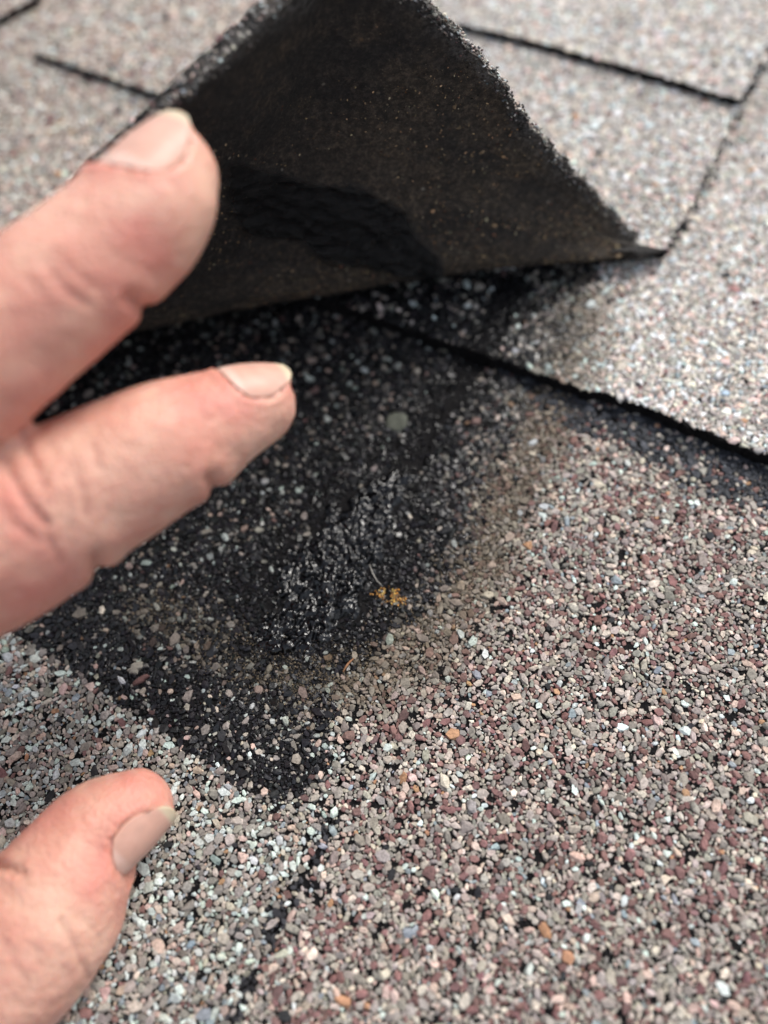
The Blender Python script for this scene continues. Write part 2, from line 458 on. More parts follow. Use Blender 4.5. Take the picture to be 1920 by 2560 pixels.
# ------------------------------------------------------------------ flat shingle sheets
def jag(poly, step, amp, rg):
    out = []
    for i in range(len(poly)):
        a, b = np.array(poly[i]), np.array(poly[(i + 1) % len(poly)]); L = np.linalg.norm(b - a)
        k = max(1, int(min(L, 600) / step))
        nrm = np.array([-(b - a)[1], (b - a)[0]]) / L
        for j in range(k):
            t = j / k; p = a + (b - a) * t
            out.append(p + nrm * (rg.normal(0, amp) if j else 0))
    return out
def slab(name, poly, z0, z1, mat, parent, zf=None):
    n = len(poly); zf = zf or (lambda x, y: 0)
    import bmesh
    bm = bmesh.new()
    top = [bm.verts.new((x * MM, y * MM, (z1 + zf(x, y)) * MM)) for x, y in poly]
    bot = [bm.verts.new((x * MM, y * MM, (z0 + zf(x, y)) * MM)) for x, y in poly]
    bm.faces.new(top); bm.faces.new(bot[::-1])
    for i in range(n):
        bm.faces.new((top[i], bot[i], bot[(i + 1) % n], top[(i + 1) % n]))
    bmesh.ops.triangulate(bm, faces=[f for f in bm.faces if len(f.verts) > 4])
    bmesh.ops.recalc_face_normals(bm, faces=bm.faces)
    me = bpy.data.meshes.new(name); bm.to_mesh(me); bm.free()
    return link(name, me, mat, parent)

def shingle(px_poly, z0, z1, mixn, seed, singles, label=None, holes=(), edge=0.0, jagamp=.25):
    rg = np.random.default_rng(seed)
    poly = [tuple(at(x, y, z1)[:2]) if not isinstance(x, str) else y for x, y in px_poly]
    if sum(poly[i][0] * poly[(i + 1) % len(poly)][1] - poly[(i + 1) % len(poly)][0] * poly[i][1] for i in range(len(poly))) < 0: poly = poly[::-1]
    jp = jag(poly, 1.6, jagamp, rg)
    o = slab('shingle', jp, z0, z1, M_asph, roof)
    if label: o['label'] = label
    A = np.array(poly); lo, hi = A.min(0), A.max(0)
    lo = np.maximum(lo, [-230, -70]); hi = np.minimum(hi, [230, 420])
    P, rg = scatter(lo, hi, seed)
    P3 = np.c_[P[:, :2], np.full(len(P), z1)]
    k = in_view(P3, 170); P, P3 = P[k], P3[k]
    k = signed(P3[:, :2], jp if len(jp) < 400 else poly) > .1; P, P3 = P[k], P3[k]
    # bare pinholes where the coating shows
    bare = fbm(P3[:, 0] * .5 + seed, P3[:, 1] * .5, 3)
    small = P[:, 2] < .8
    k = ~((bare > .62) & small & (rg.random(len(P)) < .28 - .24 * (z1 > 3))); P, P3 = P[k], P3[k]
    r = P[:, 2] * 1.09
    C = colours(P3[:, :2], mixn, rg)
    gl = C[:, 3] > .98
    r = np.where(gl, r * .72, r)
    P3[:, 2] += r * .05 + .14 + rg.normal(0, .06, len(r))
    gq = line_dist(P3[:, :2], GOO, GOW) + (fbm(P3[:, 0] * .25, P3[:, 1] * .25) - .5) * 1.6
    yy = px(P3)[:, 1]
    k = ~((gq < np.where(yy < 1020, .6, .8)) & (rg.random(len(r)) < np.where(yy < 1020, .68, .86) * (.45 if z1 > 3 else 1))); P3, r, C = P3[k], r[k], C[k]
    for h in holes:
        k = ~h(P3); P3, r, C = P3[k], r[k], C[k]
    pick = np.zeros(len(r), bool)
    if singles:
        v = in_view(P3, -6); dd = -((P3 - CAM) @ MC)[:, 2]
        sz = np.where(v, r / dd, 0)
        pick[np.argsort(-sz)[:singles]] = True
        granules_single(o, P3[pick], r[pick], C[pick], rg)
    granule_layer(o, P3[~pick], r[~pick], C[~pick], rg)
    return o

# roof: felt deck under everything
roof = slab('roof', [(-2500, -2500), (2500, -2500), (2500, 2500), (-2500, 2500)], -14, -6, M_deck, None)
tag(roof, 'weathered asphalt shingle roof surface seen close up', 'roof', kind='structure')

FARX = 330
J = JOINT
DISC = at(857, 912, 0)
CHIPS = [((292, 1447), 'tan', 2.55), ((303, 1466), 'maroon', 2.6)]
def near_disc(P3): return np.hypot(P3[:, 0] - DISC[0], P3[:, 1] - DISC[1]) < 2.7
def near_chip(P3):
    k = np.zeros(len(P3), bool)
    for (c, _, r) in CHIPS:
        q = at(*c); k |= np.hypot(P3[:, 0] - q[0], P3[:, 1] - q[1]) < 1.8
    return k
# lower course, right of the joint and left of it
joint_up = [(760, 1560), (830, 1300), (900, 1050), (1000, 760), (1100, 500)]
right_poly = [J[4], J[3], J[2], J[1], J[0]] + joint_up + [('w', (150, 330)), ('w', (330, 330)), ('w', (330, -120)), ('w', (-30, -120))]
shingle(right_poly, -5, 0, 'red', 1, 300, 'shingle blended maroon and tan with black stain at its upper left', holes=(near_disc, near_chip))
eps = lambda p: (p[0] - 1, p[1])
left_poly = [eps(p) for p in ([J[4], J[3], J[2], J[1], J[0]] + joint_up)] + [('w', (-20, 330)), ('w', (-330, 330)), ('w', (-330, -120)), ('w', (-60, -120))]
shingle(left_poly, -5, 0, 'mint', 2, 300, 'shingle blended mint, grey and tan with black strip across it', holes=(near_disc, near_chip))
# right-hand sheet lying over it
l1 = [(560, 596), (800, 682), (930, 728), (1080, 776), (1180, 812), (1270, 848), (1290, 845), (1304, 850), (1420, 890), (1540, 940), (1659, 985), (1900, 1075),
      ('w', (330, 150)), ('w', (330, 330)), ('w', (30, 330))]
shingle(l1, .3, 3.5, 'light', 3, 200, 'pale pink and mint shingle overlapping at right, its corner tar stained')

# ------------------------------------------------------------------ the lifted shingle
ZT = 8.2; TH = 2.7
lift = bpy.data.objects.new('lifted_shingle', None); col.objects.link(lift)
tag(lift, 'lifted shingle with its corner bent up to show the black tarry back', 'shingle')
HINGE = [(1438, 540), (1330, 566), (1200, 588), (1000, 622), (800, 655), (600, 690), (400, 722), (240, 750), (0, 800), (-200, 850), (-330, 880)]
EDGE = [(1438, 540, None), (1395, 520, 188), (1352, 488, 182), (1278, 415, 171), (1198, 330, 161), (1126, 248, 152), (1070, 165, 145), (992, 78, 138), (908, -2, 132), (830, -80, 127)]
LEFT = [(830, -80, 127), (735, -105, 124), (640, -20, 121), (500, 110, 118), (370, 236, 116), (200, 395, 118), (50, 535, 122), (-80, 640, 130), (-200, 745, 142), (-330, 860, None)]
def curve3(L, z):
    return np.array([at(x, y, z) if d is None else atd(x, y, d) for x, y, d in L])
def resample(P, n):
    P = np.asarray(P, float); s = np.r_[0, np.cumsum(np.linalg.norm(np.diff(P, axis=0), axis=1))]
    t = np.linspace(0, s[-1], n); return np.stack([np.interp(t, s, P[:, i]) for i in range(P.shape[1])], 1)
def smooth_curve(P, it=3):
    P = P.copy()
    for _ in range(it): P[1:-1] = P[1:-1] * .5 + (P[:-2] + P[2:]) * .25
    return P
NA, NB = 220, 130
E3 = curve3(EDGE, ZT); L3 = curve3(LEFT, ZT)
hb = np.array([at(x, y, ZT) for x, y in HINGE])
# share the hinge between the two free edges in proportion to where they stand over it
nE = int(NA * .47); top = np.concatenate([smooth_curve(resample(E3, nE), 6), smooth_curve(resample(L3, NA - nE + 1)[1:], 6)])
hx = np.linspace(0, 1, NA) ** 1.0
base = smooth_curve(resample(hb, NA), 8)
UP = np.array([0.17, .985, 0])                 # upslope, square to the hinge
rgf = np.random.default_rng(21)
rag = np.convolve(rgf.normal(0, 1, NA + 8), np.ones(3) / 3, 'same')[4:-4] * .35
def flap_point(a, b, off=0.0):
    """a along the hinge (index float), b 0..1 from flat to the free edge"""
    ia = np.clip(a, 0, NA - 1.001); i0 = ia.astype(int); f = (ia - i0)[:, None]
    T = top[i0] * (1 - f) + top[i0 + 1] * f; B = base[i0] * (1 - f) + base[i0 + 1] * f
    Lr = np.linalg.norm(T - B, axis=1)[:, None]
    rad = np.minimum(13.0, Lr * .36)
    P0 = B + UP * rad * .9
    P1 = B - UP * rad * .18
    d = (T - B) / np.maximum(Lr, 1e-6)
    P2 = B + d * rad * .75 - UP * rad * .10
    bb = b[:, None]
    # first 35 % of b runs round the bend (cubic), the rest runs up the straight part
    s = np.clip(bb / .35, 0, 1)
    bend = (1 - s) ** 3 * P0 + 3 * (1 - s) ** 2 * s * P1 + 3 * (1 - s) * s ** 2 * P2 + s ** 3 * (B + d * rad * 1.25)
    t = np.clip((bb - .35) / .65, 0, 1)
    st = B + d * rad * 1.25
    straight = st + (T - st) * t
    bow = np.sin(np.pi * t) * .035 * Lr
    straight = straight - UP * bow * -1.0
    return np.where(bb < .35, bend, straight)
def grid_pts(na, nb, a0=0, a1=NA - 1, b0=0, b1=1):
    A, B = np.meshgrid(np.linspace(a0, a1, na), np.linspace(b0, b1, nb), indexing='ij')
    return A.ravel(), B.ravel()
A_, B_ = grid_pts(NA, NB)
FR = flap_point(A_, B_)
def gridnormals(P, na, nb):
    G = P.reshape(na, nb, 3); du = np.gradient(G, axis=0); dv = np.gradient(G, axis=1)
    N = np.cross(du, dv); N /= np.maximum(np.linalg.norm(N, axis=2, keepdims=True), 1e-9); return N.reshape(-1, 3)
FN = gridnormals(FR, NA, NB)
mid = FN[(NA // 2) * NB + NB * 3 // 4]
if mid @ (CAM - FR[(NA // 2) * NB + NB * 3 // 4]) < 0: FN = -FN     # FN looks at the camera side = back of shingle
def gf(na, nb, flip=False):
    i = (np.arange(na - 1)[:, None] * nb + np.arange(nb - 1)[None]).ravel()
    q = np.stack([i, i + 1, i + nb + 1, i + nb], 1); return q[:, ::-1] if flip else q
pxy = px(FR)
# relief on the back: wrinkled sealant, scuffs; ragged free edge
wet = 1 - sstep(.8, 1.12, line_dist(pxy, [(560, 420), (640, 450), (740, 480), (830, 520), (930, 580)], [75, 75, 80, 72, 28]) + (fbm(pxy[:, 0] * .014, pxy[:, 1] * .014) - .5) * .9)
edge_d = np.minimum(np.linalg.norm(FR - top[np.clip(A_.astype(int), 0, NA - 1)], axis=1), 60)
scuff = (1 - sstep(0, 5.5, edge_d + (fbm(pxy[:, 0] * .02, pxy[:, 1] * .02) - .5) * 9))
brown = sstep(.3, .62, fbm(pxy[:, 0] * .008 + 3, pxy[:, 1] * .012, 4)) * sstep(550, 1000, pxy[:, 0] + pxy[:, 1] * .2) * .8
brown = np.maximum(brown, (1 - sstep(18, 60, A_)) * .9); brown = np.maximum(brown, (1 - sstep(.12, .45, B_)) * sstep(.3, .6, fbm(A_ * .09, B_ * 16, 3)) * .9)
rel = wet * (.5 + 3.2 * (fbm(pxy[:, 0] * .045 + fbm(pxy[:, 0] * .03, pxy[:, 1] * .03) * 3, pxy[:, 1] * .075, 3) - .5)) + (fbm(A_ * .35, B_ * 45, 3) - .5) * .35 + (fbm(A_ * .09, B_ * 9, 3) - .5) * 1.2
FRr = FR + FN * rel[:, None]
ragv = (fbm(A_ * .5, A_ * 0 + 2, 3) - .5) * 2.2 * (B_ > .985)
dirT = (FR - flap_point(A_, np.maximum(B_ - .02, 0))); dirT /= np.maximum(np.linalg.norm(dirT, axis=1), 1e-6)[:, None]
FRr = FRr + dirT * ragv[:, None]
THA = TH * np.clip(np.linalg.norm(top[A_.astype(int)] - base[A_.astype(int)], axis=1) / 16, .04, 1)
BK = FR - FN * THA[:, None] + dirT * ragv[:, None]
n0 = len(FRr)
V = np.concatenate([FRr, BK])
rim = np.array([[i * NB + NB - 1, (i + 1) * NB + NB - 1, n0 + (i + 1) * NB + NB - 1, n0 + i * NB + NB - 1] for i in range(NA - 1)])
sd = np.array([[j, j + 1, n0 + j + 1, n0 + j] for j in range(NB - 1)] + [[(NA - 1) * NB + j + 1, (NA - 1) * NB + j, n0 + (NA - 1) * NB + j, n0 + (NA - 1) * NB + j + 1] for j in range(NB - 1)])
me = mesh('bent_corner', V, np.concatenate([gf(NA, NB), gf(NA, NB, True) + n0, rim, sd]), True)
uv = me.uv_layers.new(name='UVMap')
uc = np.stack([A_ * .55 + B_ * 20, B_ * 95], 1); uc = np.concatenate([uc, uc]); lv = np.zeros(len(me.loops), np.int32)
me.loops.foreach_get('vertex_index', lv); uv.data.foreach_set('uv', uc[lv].astype(np.float32).ravel())
tc = np.zeros((len(V), 4)); tc[:n0, 0] = wet; tc[:n0, 1] = scuff; tc[:n0, 2] = brown; tc[:, 3] = 1
attr(me, 'tint', tc)
flap = link('bent_corner', me, M_under, lift)
# flat rest of the sheet: hinge, side edge, and upslope to under the next course
side = [(1438, 540), (1480, 470), (1540, 350), (1600, 215), (1659, 118), (1760, -60)]
hb_up = [tuple((base[i] + UP * min(13.0, np.linalg.norm(top[i] - base[i]) * .36) * .8)[:2]) for i in range(2, NA - 1, 6)]
flat_poly = [tuple(at(x, y, ZT)[:2]) for x, y in side] + [(150, 410), (-330, 410), (-330, 60)] + hb_up[::-1]
if sum(flat_poly[i][0] * flat_poly[(i + 1) % len(flat_poly)][1] - flat_poly[(i + 1) % len(flat_poly)][0] * flat_poly[i][1] for i in range(len(flat_poly))) < 0: flat_poly = flat_poly[::-1]
fl = slab('flat_part', jag(flat_poly, 1.6, .2, rgf), ZT - TH, ZT - .05, M_asph, lift)
P, rg = scatter((-220, 60), (230, 400), 4)
P3 = np.c_[P[:, :2], np.full(len(P), ZT)]; k = in_view(P3, 150) & (signed(P3[:, :2], flat_poly) > .1); P3 = P3[k]; r = P[k, 2]
NEARL = P3[:, 0] < -20
w1 = colours(P3[:, :2] * 0 + [300, 300], 'light', rg); w2 = colours(P3[:, :2] * 0 + [300, 300], 'mixed', rg)
C = np.where(NEARL[:, None], w2, w1)
P3[:, 2] += r * .2
granule_layer(fl, P3, r, C, rg)
# granules on the outer (far) face of the bent corner and round its raw rim
n = 15000; a = 22 + rgf.random(n) * (NA - 23); b = 1 - rgf.random(n) * .98
b = np.maximum(b, .12)
pa = flap_point(a, b); jj = (np.round(a).astype(int) * NB + np.round(b * (NB - 1)).astype(int)).clip(0, n0 - 1); N = -FN[jj]
thn = THA[jj]
r = rgf.uniform(.35, .8, n); C = colours(np.full((n, 2), 300.0), 'light', rgf)
granule_layer(flap, pa + N * (thn + r * .05)[:, None], r * .8, C, rgf, N)
n = 5200; a = 9 + rgf.random(n) * (NA - 10) ; u = rgf.random(n)
pa = flap_point(a, np.ones(n)); pc = flap_point(a, np.full(n, .98)); T = pa - pc; T /= np.maximum(np.linalg.norm(T, axis=1), 1e-9)[:, None]
pb = flap_point(np.clip(a + .6, 0, NA - 1), np.ones(n)); S = pb - pa; S /= np.maximum(np.linalg.norm(S, axis=1), 1e-9)[:, None]
N = np.cross(S, T); N /= np.maximum(np.linalg.norm(N, axis=1), 1e-9)[:, None]; N = np.where(((CAM - pa) * N).sum(1)[:, None] > 0, N, -N)
ragn = (fbm(a * .5, a * 0 + 2, 3) - .5) * 2.2
r = rgf.uniform(.16, .42, n)
pos = pa + T * (ragn + rgf.normal(-.1, .35, n) - .8 * (u < .25) * rgf.random(n) * 2)[:, None] - N * (u ** 1.2 * TH * np.clip(a / 30, .05, 1))[:, None] + N * .3
C = colours(np.full((n, 2), 300.0), 'light', rgf); dk = rgf.random(n) < .3 + .45 * (1 - u)
C[:, :3] = np.where(dk[:, None], C[:, :3] * .12 + .01, C[:, :3] * .55)
granule_layer(flap, pos, r, C, rgf, T, 'rim_granules')
# sand and chips pressed into the back
n = 5200; a = rgf.random(n) * (NA - 2); b = np.minimum(.97, .16 + .8 * rgf.random(n) ** 1.7)
pa = flap_point(a, b); q = px(pa); k = fbm(q[:, 0] * .008 + 9, q[:, 1] * .008, 3) > .47; a, b, pa = a[k], b[k], pa[k]; n = len(a)
ii = (np.round(a).astype(int) * NB + np.round(b * (NB - 1)).astype(int)).clip(0, n0 - 1)
C = colours(np.full((n, 2), 300.0), 'mixed', rgf); C[:, :3] = C[:, :3] * np.array([.5, .4, .27]) * rgf.uniform(.3, 1.5, (n, 1)) * (1 - .95 * wet[ii])[:, None]
granule_layer(flap, FRr[ii] + FN[ii] * .05, rgf.uniform(.09, .25, n) + (rgf.random(n) < .02) * .35, C, rgf, FN[ii], 'sand_grains', .5)

# ------------------------------------------------------------------ next course up
l3r = [(990, 52), (1080, 72), (1200, 103), (1330, 140), (1460, 176), (1600, 217), (1659, 122), (1800, -110), ('w', (200, 430)), ('w', (110, 430)), (1200, -108), (1060, -2)]
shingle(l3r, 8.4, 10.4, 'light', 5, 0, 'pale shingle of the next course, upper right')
l3l = [(72, 112), (150, 140), (260, 176), (380, 218), (500, 262), (620, 300), (760, 200), ('w', (20, 430)), ('w', (-110, 430)), (215, -90), (140, 20)]
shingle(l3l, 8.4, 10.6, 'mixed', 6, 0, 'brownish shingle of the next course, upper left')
l3c = [(-420, 165), (-200, 110), (-60, 62), (0, 40), (30, 22), (75, -2), (110, -60), ('w', (-200, 430)), ('w', (-330, 430)), ('w', (-330, 330))]
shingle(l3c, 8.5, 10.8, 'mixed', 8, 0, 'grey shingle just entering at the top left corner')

# plain courses around, out of the picture
ud = at(1600, 215) - at(990, 50); ud = ud / np.linalg.norm(ud); vd = np.array([-ud[1], ud[0], 0])
rg0 = np.random.default_rng(2)
proto = None
for i in range(-9, 10):
    for j in range(-7, 8):
        c = ud * (i * 240 + (j % 2) * 110) + vd * (j * 145 + 150)
        if abs(c[0]) < 460 and -270 < c[1] < 560: continue
        if proto is None:
            proto = slab('shingle', [(-119, -74), (119, -74), (119, 74), (-119, 74)], -5, 0, M_far, roof); o = proto
        else: o = bpy.data.objects.new('shingle', proto.data); col.objects.link(o); o.parent = roof
        o.location = Vector(c * MM); o.rotation_euler = (-.03, 0, math.atan2(ud[1], ud[0]) + rg0.normal(0, .004))
for (x0, y0, x1, y1) in ((-470, -290, 470, -122), (-470, -122, -332, 440), (332, -122, 470, 440), (-470, 440, 470, 580)):
    slab('shingle', [(x0, y0), (x1, y0), (x1, y1), (x0, y1)], -5.6, -.6, M_far, roof)

# ------------------------------------------------------------------ tar, disc, chips, fibres
def tar_patch(z, x0, x1, y0, y1, keep, step=.22, parent=None):
    nx, ny = int((x1 - x0) / step), int((y1 - y0) / step)
    X, Y = np.meshgrid(np.linspace(x0, x1, nx), np.linspace(y0, y1, ny), indexing='ij'); P = np.stack([X.ravel(), Y.ravel()], 1)
    d = line_dist(P, GOO, GOW) + (fbm(P[:, 0] * .16, P[:, 1] * .16) - .5) * 1.1 + (fbm(P[:, 0] * .6 + 50, P[:, 1] * .6) - .5) * .5
    m = 1 - sstep(.45, 1.25, d)
    th = -.6
    # stringy wrinkles: warped ridged noise
    wx = P[:, 0] + (fbm(P[:, 0] * .5, P[:, 1] * .5) - .5) * 4; wy = P[:, 1] + (fbm(P[:, 0] * .5 + 31, P[:, 1] * .5) - .5) * 4
    a1 = vnoise(wx * .95 - wy * .35, wy * .8 + wx * .3) - .5; a2 = vnoise(wx * 1.7 + 9, wy * 1.7 + 40) - .5; a3 = vnoise(wx * .3 + 3, wy * .3) - .5
    qy = px(np.c_[P, np.zeros(len(P))])[:, 1]; m = m * sstep(985, 1060, qy)
    h = -.9 + m * 1.75 + (a1 * 1.7 + a2 * .75 + a3 * .5) * (.35 + .65 * m)
    V = np.c_[P, z + h]; Fq = gf(nx, ny)
    kv = (d < 1.9) & keep(P) & (qy > 960); kf = kv[Fq].all(1); Fq = Fq[kf]
    used = np.unique(Fq); mp = -np.ones(len(V), int); mp[used] = np.arange(len(used))
    return link('sealant_smear', mesh('sealant_smear', V[used], mp[Fq], True), M_tar, parent)
l1p = [tuple(at(x, y, 3.5)[:2]) if not isinstance(x, str) else y for x, y in l1]
sh = [o for o in roof.children if o.name.startswith('shingle')]
tar_patch(0.15, -50, 40, 30, 150, lambda P: signed(P, l1p) < .5, parent=sh[0])

def pebble(name, c, rx, ry, h, mat, rot=0, seed=0, nz=5, rough=.08, squareness=0):
    rg = np.random.default_rng(seed); nseg = 26; V = []; 
    for k in range(nz + 1):
        f = k / nz; rr = math.cos(f * math.pi / 2 * .82) ** .45
        for i in range(nseg):
            a = i / nseg * 2 * math.pi; w = 1 + rough * (vnoise(np.array([math.cos(a) * 1.7 + seed]), np.array([math.sin(a) * 1.7 + 3]))[0] - .5) * 2
            x, y = math.cos(a) * rx * rr * w, math.sin(a) * ry * rr * w
            V.append((c[0] + x * math.cos(rot) - y * math.sin(rot), c[1] + x * math.sin(rot) + y * math.cos(rot), c[2] + h * math.sin(f * math.pi / 2) + rg.normal(0, .02)))
    V.append((c[0], c[1], c[2] + h * 1.02)); Fq = []
    for k in range(nz):
        for i in range(nseg):
            j = (i + 1) % nseg; Fq.append((k * nseg + i, k * nseg + j, (k + 1) * nseg + j)); Fq.append((k * nseg + i, (k + 1) * nseg + j, (k + 1) * nseg + i))
    for i in range(nseg): Fq.append((nz * nseg + i, nz * nseg + (i + 1) % nseg, len(V) - 1))
    me = mesh(name, V, Fq, False); o = link(name, me, mat); return o
d = pebble('flat_disc', DISC + [0, 0, -.1], 2.6, 2.7, .8, M_disc, seed=4, rough=.12)
tag(d, 'round flat grey green disc lying in the black tar stain', 'pebble')
M_tan = plain('tan stone', (.2, .185, .155), (.33, .3, .25), 1200); M_mar = plain('maroon stone', (.11, .055, .05), (.17, .085, .075), 1200)
c = at(*CHIPS[0][0]); o = pebble('stone_chip', c + [0, 0, -.1], 1.75, 1.0, 1.0, M_tan, .45, 8, 3, .45)
tag(o, 'oversized pale tan stone chip in the black strip below the index finger', 'stone chip')
c = at(*CHIPS[1][0]); o = pebble('stone_chip', c + [.3, -.3, -.1], 1.8, .75, .75, M_mar, .5, 12, 3, .5)
tag(o, 'oversized dark red stone chip tucked against the pale tan chip', 'stone chip')

def fibre(name, pts, r, mat, label, cat):
    P = resample(smooth_curve(np.array(pts, float), 2), 14); n = len(P); k = 6; V = []
    for i in range(n):
        t = P[min(i + 1, n - 1)] - P[max(i - 1, 0)]; t /= np.linalg.norm(t); e1 = np.cross(t, [0, 0, 1.]); e1 /= np.linalg.norm(e1); e2 = np.cross(t, e1)
        rr = r * (1 - .7 * abs(i / (n - 1) * 2 - 1) ** 3)
        for j in range(k): V.append(P[i] + rr * (math.cos(j / k * 6.283) * e1 + math.sin(j / k * 6.283) * e2))
    Fq = [(i * k + j, i * k + (j + 1) % k, (i + 1) * k + (j + 1) % k, (i + 1) * k + j) for i in range(n - 1) for j in range(k)]
    return tag(link(name, mesh(name, V, Fq, True), mat), label, cat)
fibre('twig', [at(741, 1452, .7), at(746, 1440, 1.2), at(752, 1430, 1.3), at(764, 1422, .9)], .22, M_fibre, 'tiny orange brown twig lying below the shiny black tar', 'twig')
fibre('fibre', [at(798, 1218, .9), at(802, 1240, 1.0), at(812, 1258, 1.0), at(828, 1268, .8)], .09, M_hair, 'thin pale curved fibre stuck at the edge of the shiny tar', 'fibre')
fibre('straw', [at(1208, 1398 - 20, 1), at(1232, 1383 - 20, 1.2), at(1240, 1378 - 20, 1)], .07, M_hair, 'straw coloured hair thin sliver on the granules right of the stain', 'straw')

# fine silt and rusty crumbs
def crumbs(name, line, wid, n, cols, label, rr, zz, parent=None, kindcat='grit'):
    L = np.array(line); rg = np.random.default_rng(len(name) + n); i = rg.integers(0, len(L) - 1, n); t = rg.random(n)[:, None]
    P = L[i] * (1 - t) + L[i + 1] * t + rg.normal(0, 1, (n, 2)) * wid
    k = fbm(P[:, 0] * .5 + 3, P[:, 1] * .5, 3) > .44; P = P[k]; n = len(P)
    on = signed(P, l1p) > 0
    C = np.array(cols)[rg.integers(0, len(cols), n)] * rg.uniform(.6, 1.3, (n, 1))
    Q = np.c_[P, rg.uniform(*zz, n) + 3.5 * on]; r = rg.uniform(*rr, n)
    V, Fc = stones(Q, r, rg); me = mesh(name, V, Fc); attr(me, 'tint', np.repeat(np.c_[C, np.full(n, .3)], 12, axis=0))
    o = link(name, me, M_gran, parent); tag(o, label, None if parent else kindcat, kind='stuff'); return o
crumbs('silt', BROWN, 3.6, 15000, [(.10, .078, .052), (.13, .1, .065), (.07, .056, .04), (.2, .15, .09)], 'fine brown silt along the edge of the black stain', (.07, .17), (.1, .5))
crumbs('rusty_crumbs', roofline([(822, 1283), (845, 1288), (868, 1298)]), .75, 420, [(.7, .3, .04), (.5, .24, .06), (.75, .5, .14), (.12, .05, .02), (.2, .15, .09)], 'orange rusty crumbs beside the shiny black tar', (.07, .22), (.2, .65))
crumbs('tar_grit', [(at(x, y)[0], at(x, y)[1]) for x, y in ((100, 1380), (330, 1400), (560, 1480), (650, 1640))] , 9, 9000, [(.012, .012, .014), (.02, .02, .024)], 'fine black grit filling the dark strip', (.12, .24), (0, .35))

# ------------------------------------------------------------------ the hand
person = bpy.data.objects.new('person', None); col.objects.link(person)
tag(person, 'bare left hand reaching in from the left, lifting the shingle corner', 'person')
def catmull(P, n):
    P = np.asarray(P, float); m = len(P); Q = np.vstack([2 * P[0] - P[1], P, 2 * P[-1] - P[-2]]); out = []
    for i in range(m - 1):
        p0, p1, p2, p3 = Q[i:i + 4]
        for t in np.linspace(0, 1, n, endpoint=False):
            out.append(.5 * ((2 * p1) + (-p0 + p2) * t + (2 * p0 - 5 * p1 + 4 * p2 - p3) * t * t + (-p0 + 3 * p1 - 3 * p2 + p3) * t ** 3))
    out.append(P[-1]); return np.array(out)
def stations(L):
    out = []
    for x, y, hw, d in L:
        c = atd(x, y, d); out.append((*c, hw * K * d / F_PX))
    return out
class Tube:
    def __init__(s, st, n=8, cap=.92):
        C = catmull(st, n); s.C = C[:, :3]; s.r = C[:, 3]
        s.T = np.gradient(s.C, axis=0); s.T /= np.linalg.norm(s.T, axis=1)[:, None]
        c, r, t = s.C[-1], s.r[-1], s.T[-1]; ext = []
        for q in (.2, .4, .58, .72, .84, .92, .97, .995): ext.append((*(c + t * r * cap * q), r * math.sqrt(1 - q * q)))
        ext = np.array(ext); s.CC = np.vstack([s.C, ext[:, :3]]); s.rr = np.r_[s.r, ext[:, 3]]; s.TT = np.vstack([s.T, np.repeat(t[None], len(ext), 0)])
    def geo(s, off, k=36):
        V = []
        for c, r, t in zip(s.CC, s.rr, s.TT):
            e1 = np.cross(t, [0.3, .2, 1.]); e1 /= np.linalg.norm(e1); e2 = np.cross(t, e1)
            a = np.arange(k) / k * 2 * np.pi; V.append(c + r * (np.cos(a)[:, None] * e1 + np.sin(a)[:, None] * e2))
        n = len(s.CC); V = np.concatenate(V); Fq = [(i * k + j, i * k + (j + 1) % k, (i + 1) * k + (j + 1) % k, (i + 1) * k + j) for i in range(n - 1) for j in range(k)]
        V = np.vstack([V, s.CC[0], s.CC[-1] + s.TT[-1] * .01]); a, b = len(V) - 2, len(V) - 1
        tri = [(j, a, a, (j + 1) % k) for j in range(k)]; tri = []
        F3 = [((j + 1) % k, j, a) for j in range(k)] + [((n - 1) * k + j, (n - 1) * k + (j + 1) % k, b) for j in range(k)]
        return V, [tuple(q + off for q in f) for f in Fq + F3]
# joints from the knuckle (out of the picture) to the tip: picture x, y, half width, depth
MIDDLE = [(-560, 1220, 190, 104), (-380, 1075, 178, 102), (-200, 905, 172, 101), (-60, 782, 164, 102), (30, 706, 158, 103), (103, 650, 155, 104), (160, 602, 152, 105), (215, 553, 146, 106), (298, 480, 144, 108), (340, 428, 130, 109), (366, 372, 108, 110)]
INDEX = [(-640, 1560, 205, 110), (-440, 1400, 190, 110), (-240, 1282, 186, 110), (-100, 1212, 192, 111), (20, 1148, 188, 112), (120, 1092, 172, 113), (200, 1050, 163, 114), (275, 1010, 154, 115), (350, 970, 142, 116), (410, 940, 131, 118), (490, 900, 108, 120), (556, 873, 88, 122)]
THUMB = [(-640, 2520, 250, 118), (-420, 2400, 215, 119), (-220, 2270, 185, 121), (-80, 2165, 172, 122), (20, 2075, 166, 123), (80, 2000, 163, 124), (118, 1945, 158, 125), (155, 1880, 140, 126), (205, 1805, 116, 128), (255, 1768, 102, 129), (297, 1746, 84, 130)]
RING = [(-700, 980, 175, 84), (-560, 800, 150, 82), (-480, 640, 135, 84), (-520, 500, 125, 92), (-640, 440, 110, 100)]
LITTLE = [(-900, 860, 160, 74), (-800, 680, 140, 74), (-740, 540, 120, 78), (-780, 440, 108, 86), (-880, 400, 95, 94)]
def w(p, r): return (*p, r)
def base_pt(L, i=0): return atd(*L[i][:2], L[i][3])
WR = atd(-1500, 2150, 104); FO = WR + (WR - base_pt(MIDDLE)) * 1.5
tubes = {k: Tube(stations(L)) for k, L in (('middle', MIDDLE), ('index', INDEX), ('thumb', THUMB), ('ring', RING), ('little', LITTLE))}
palm = []
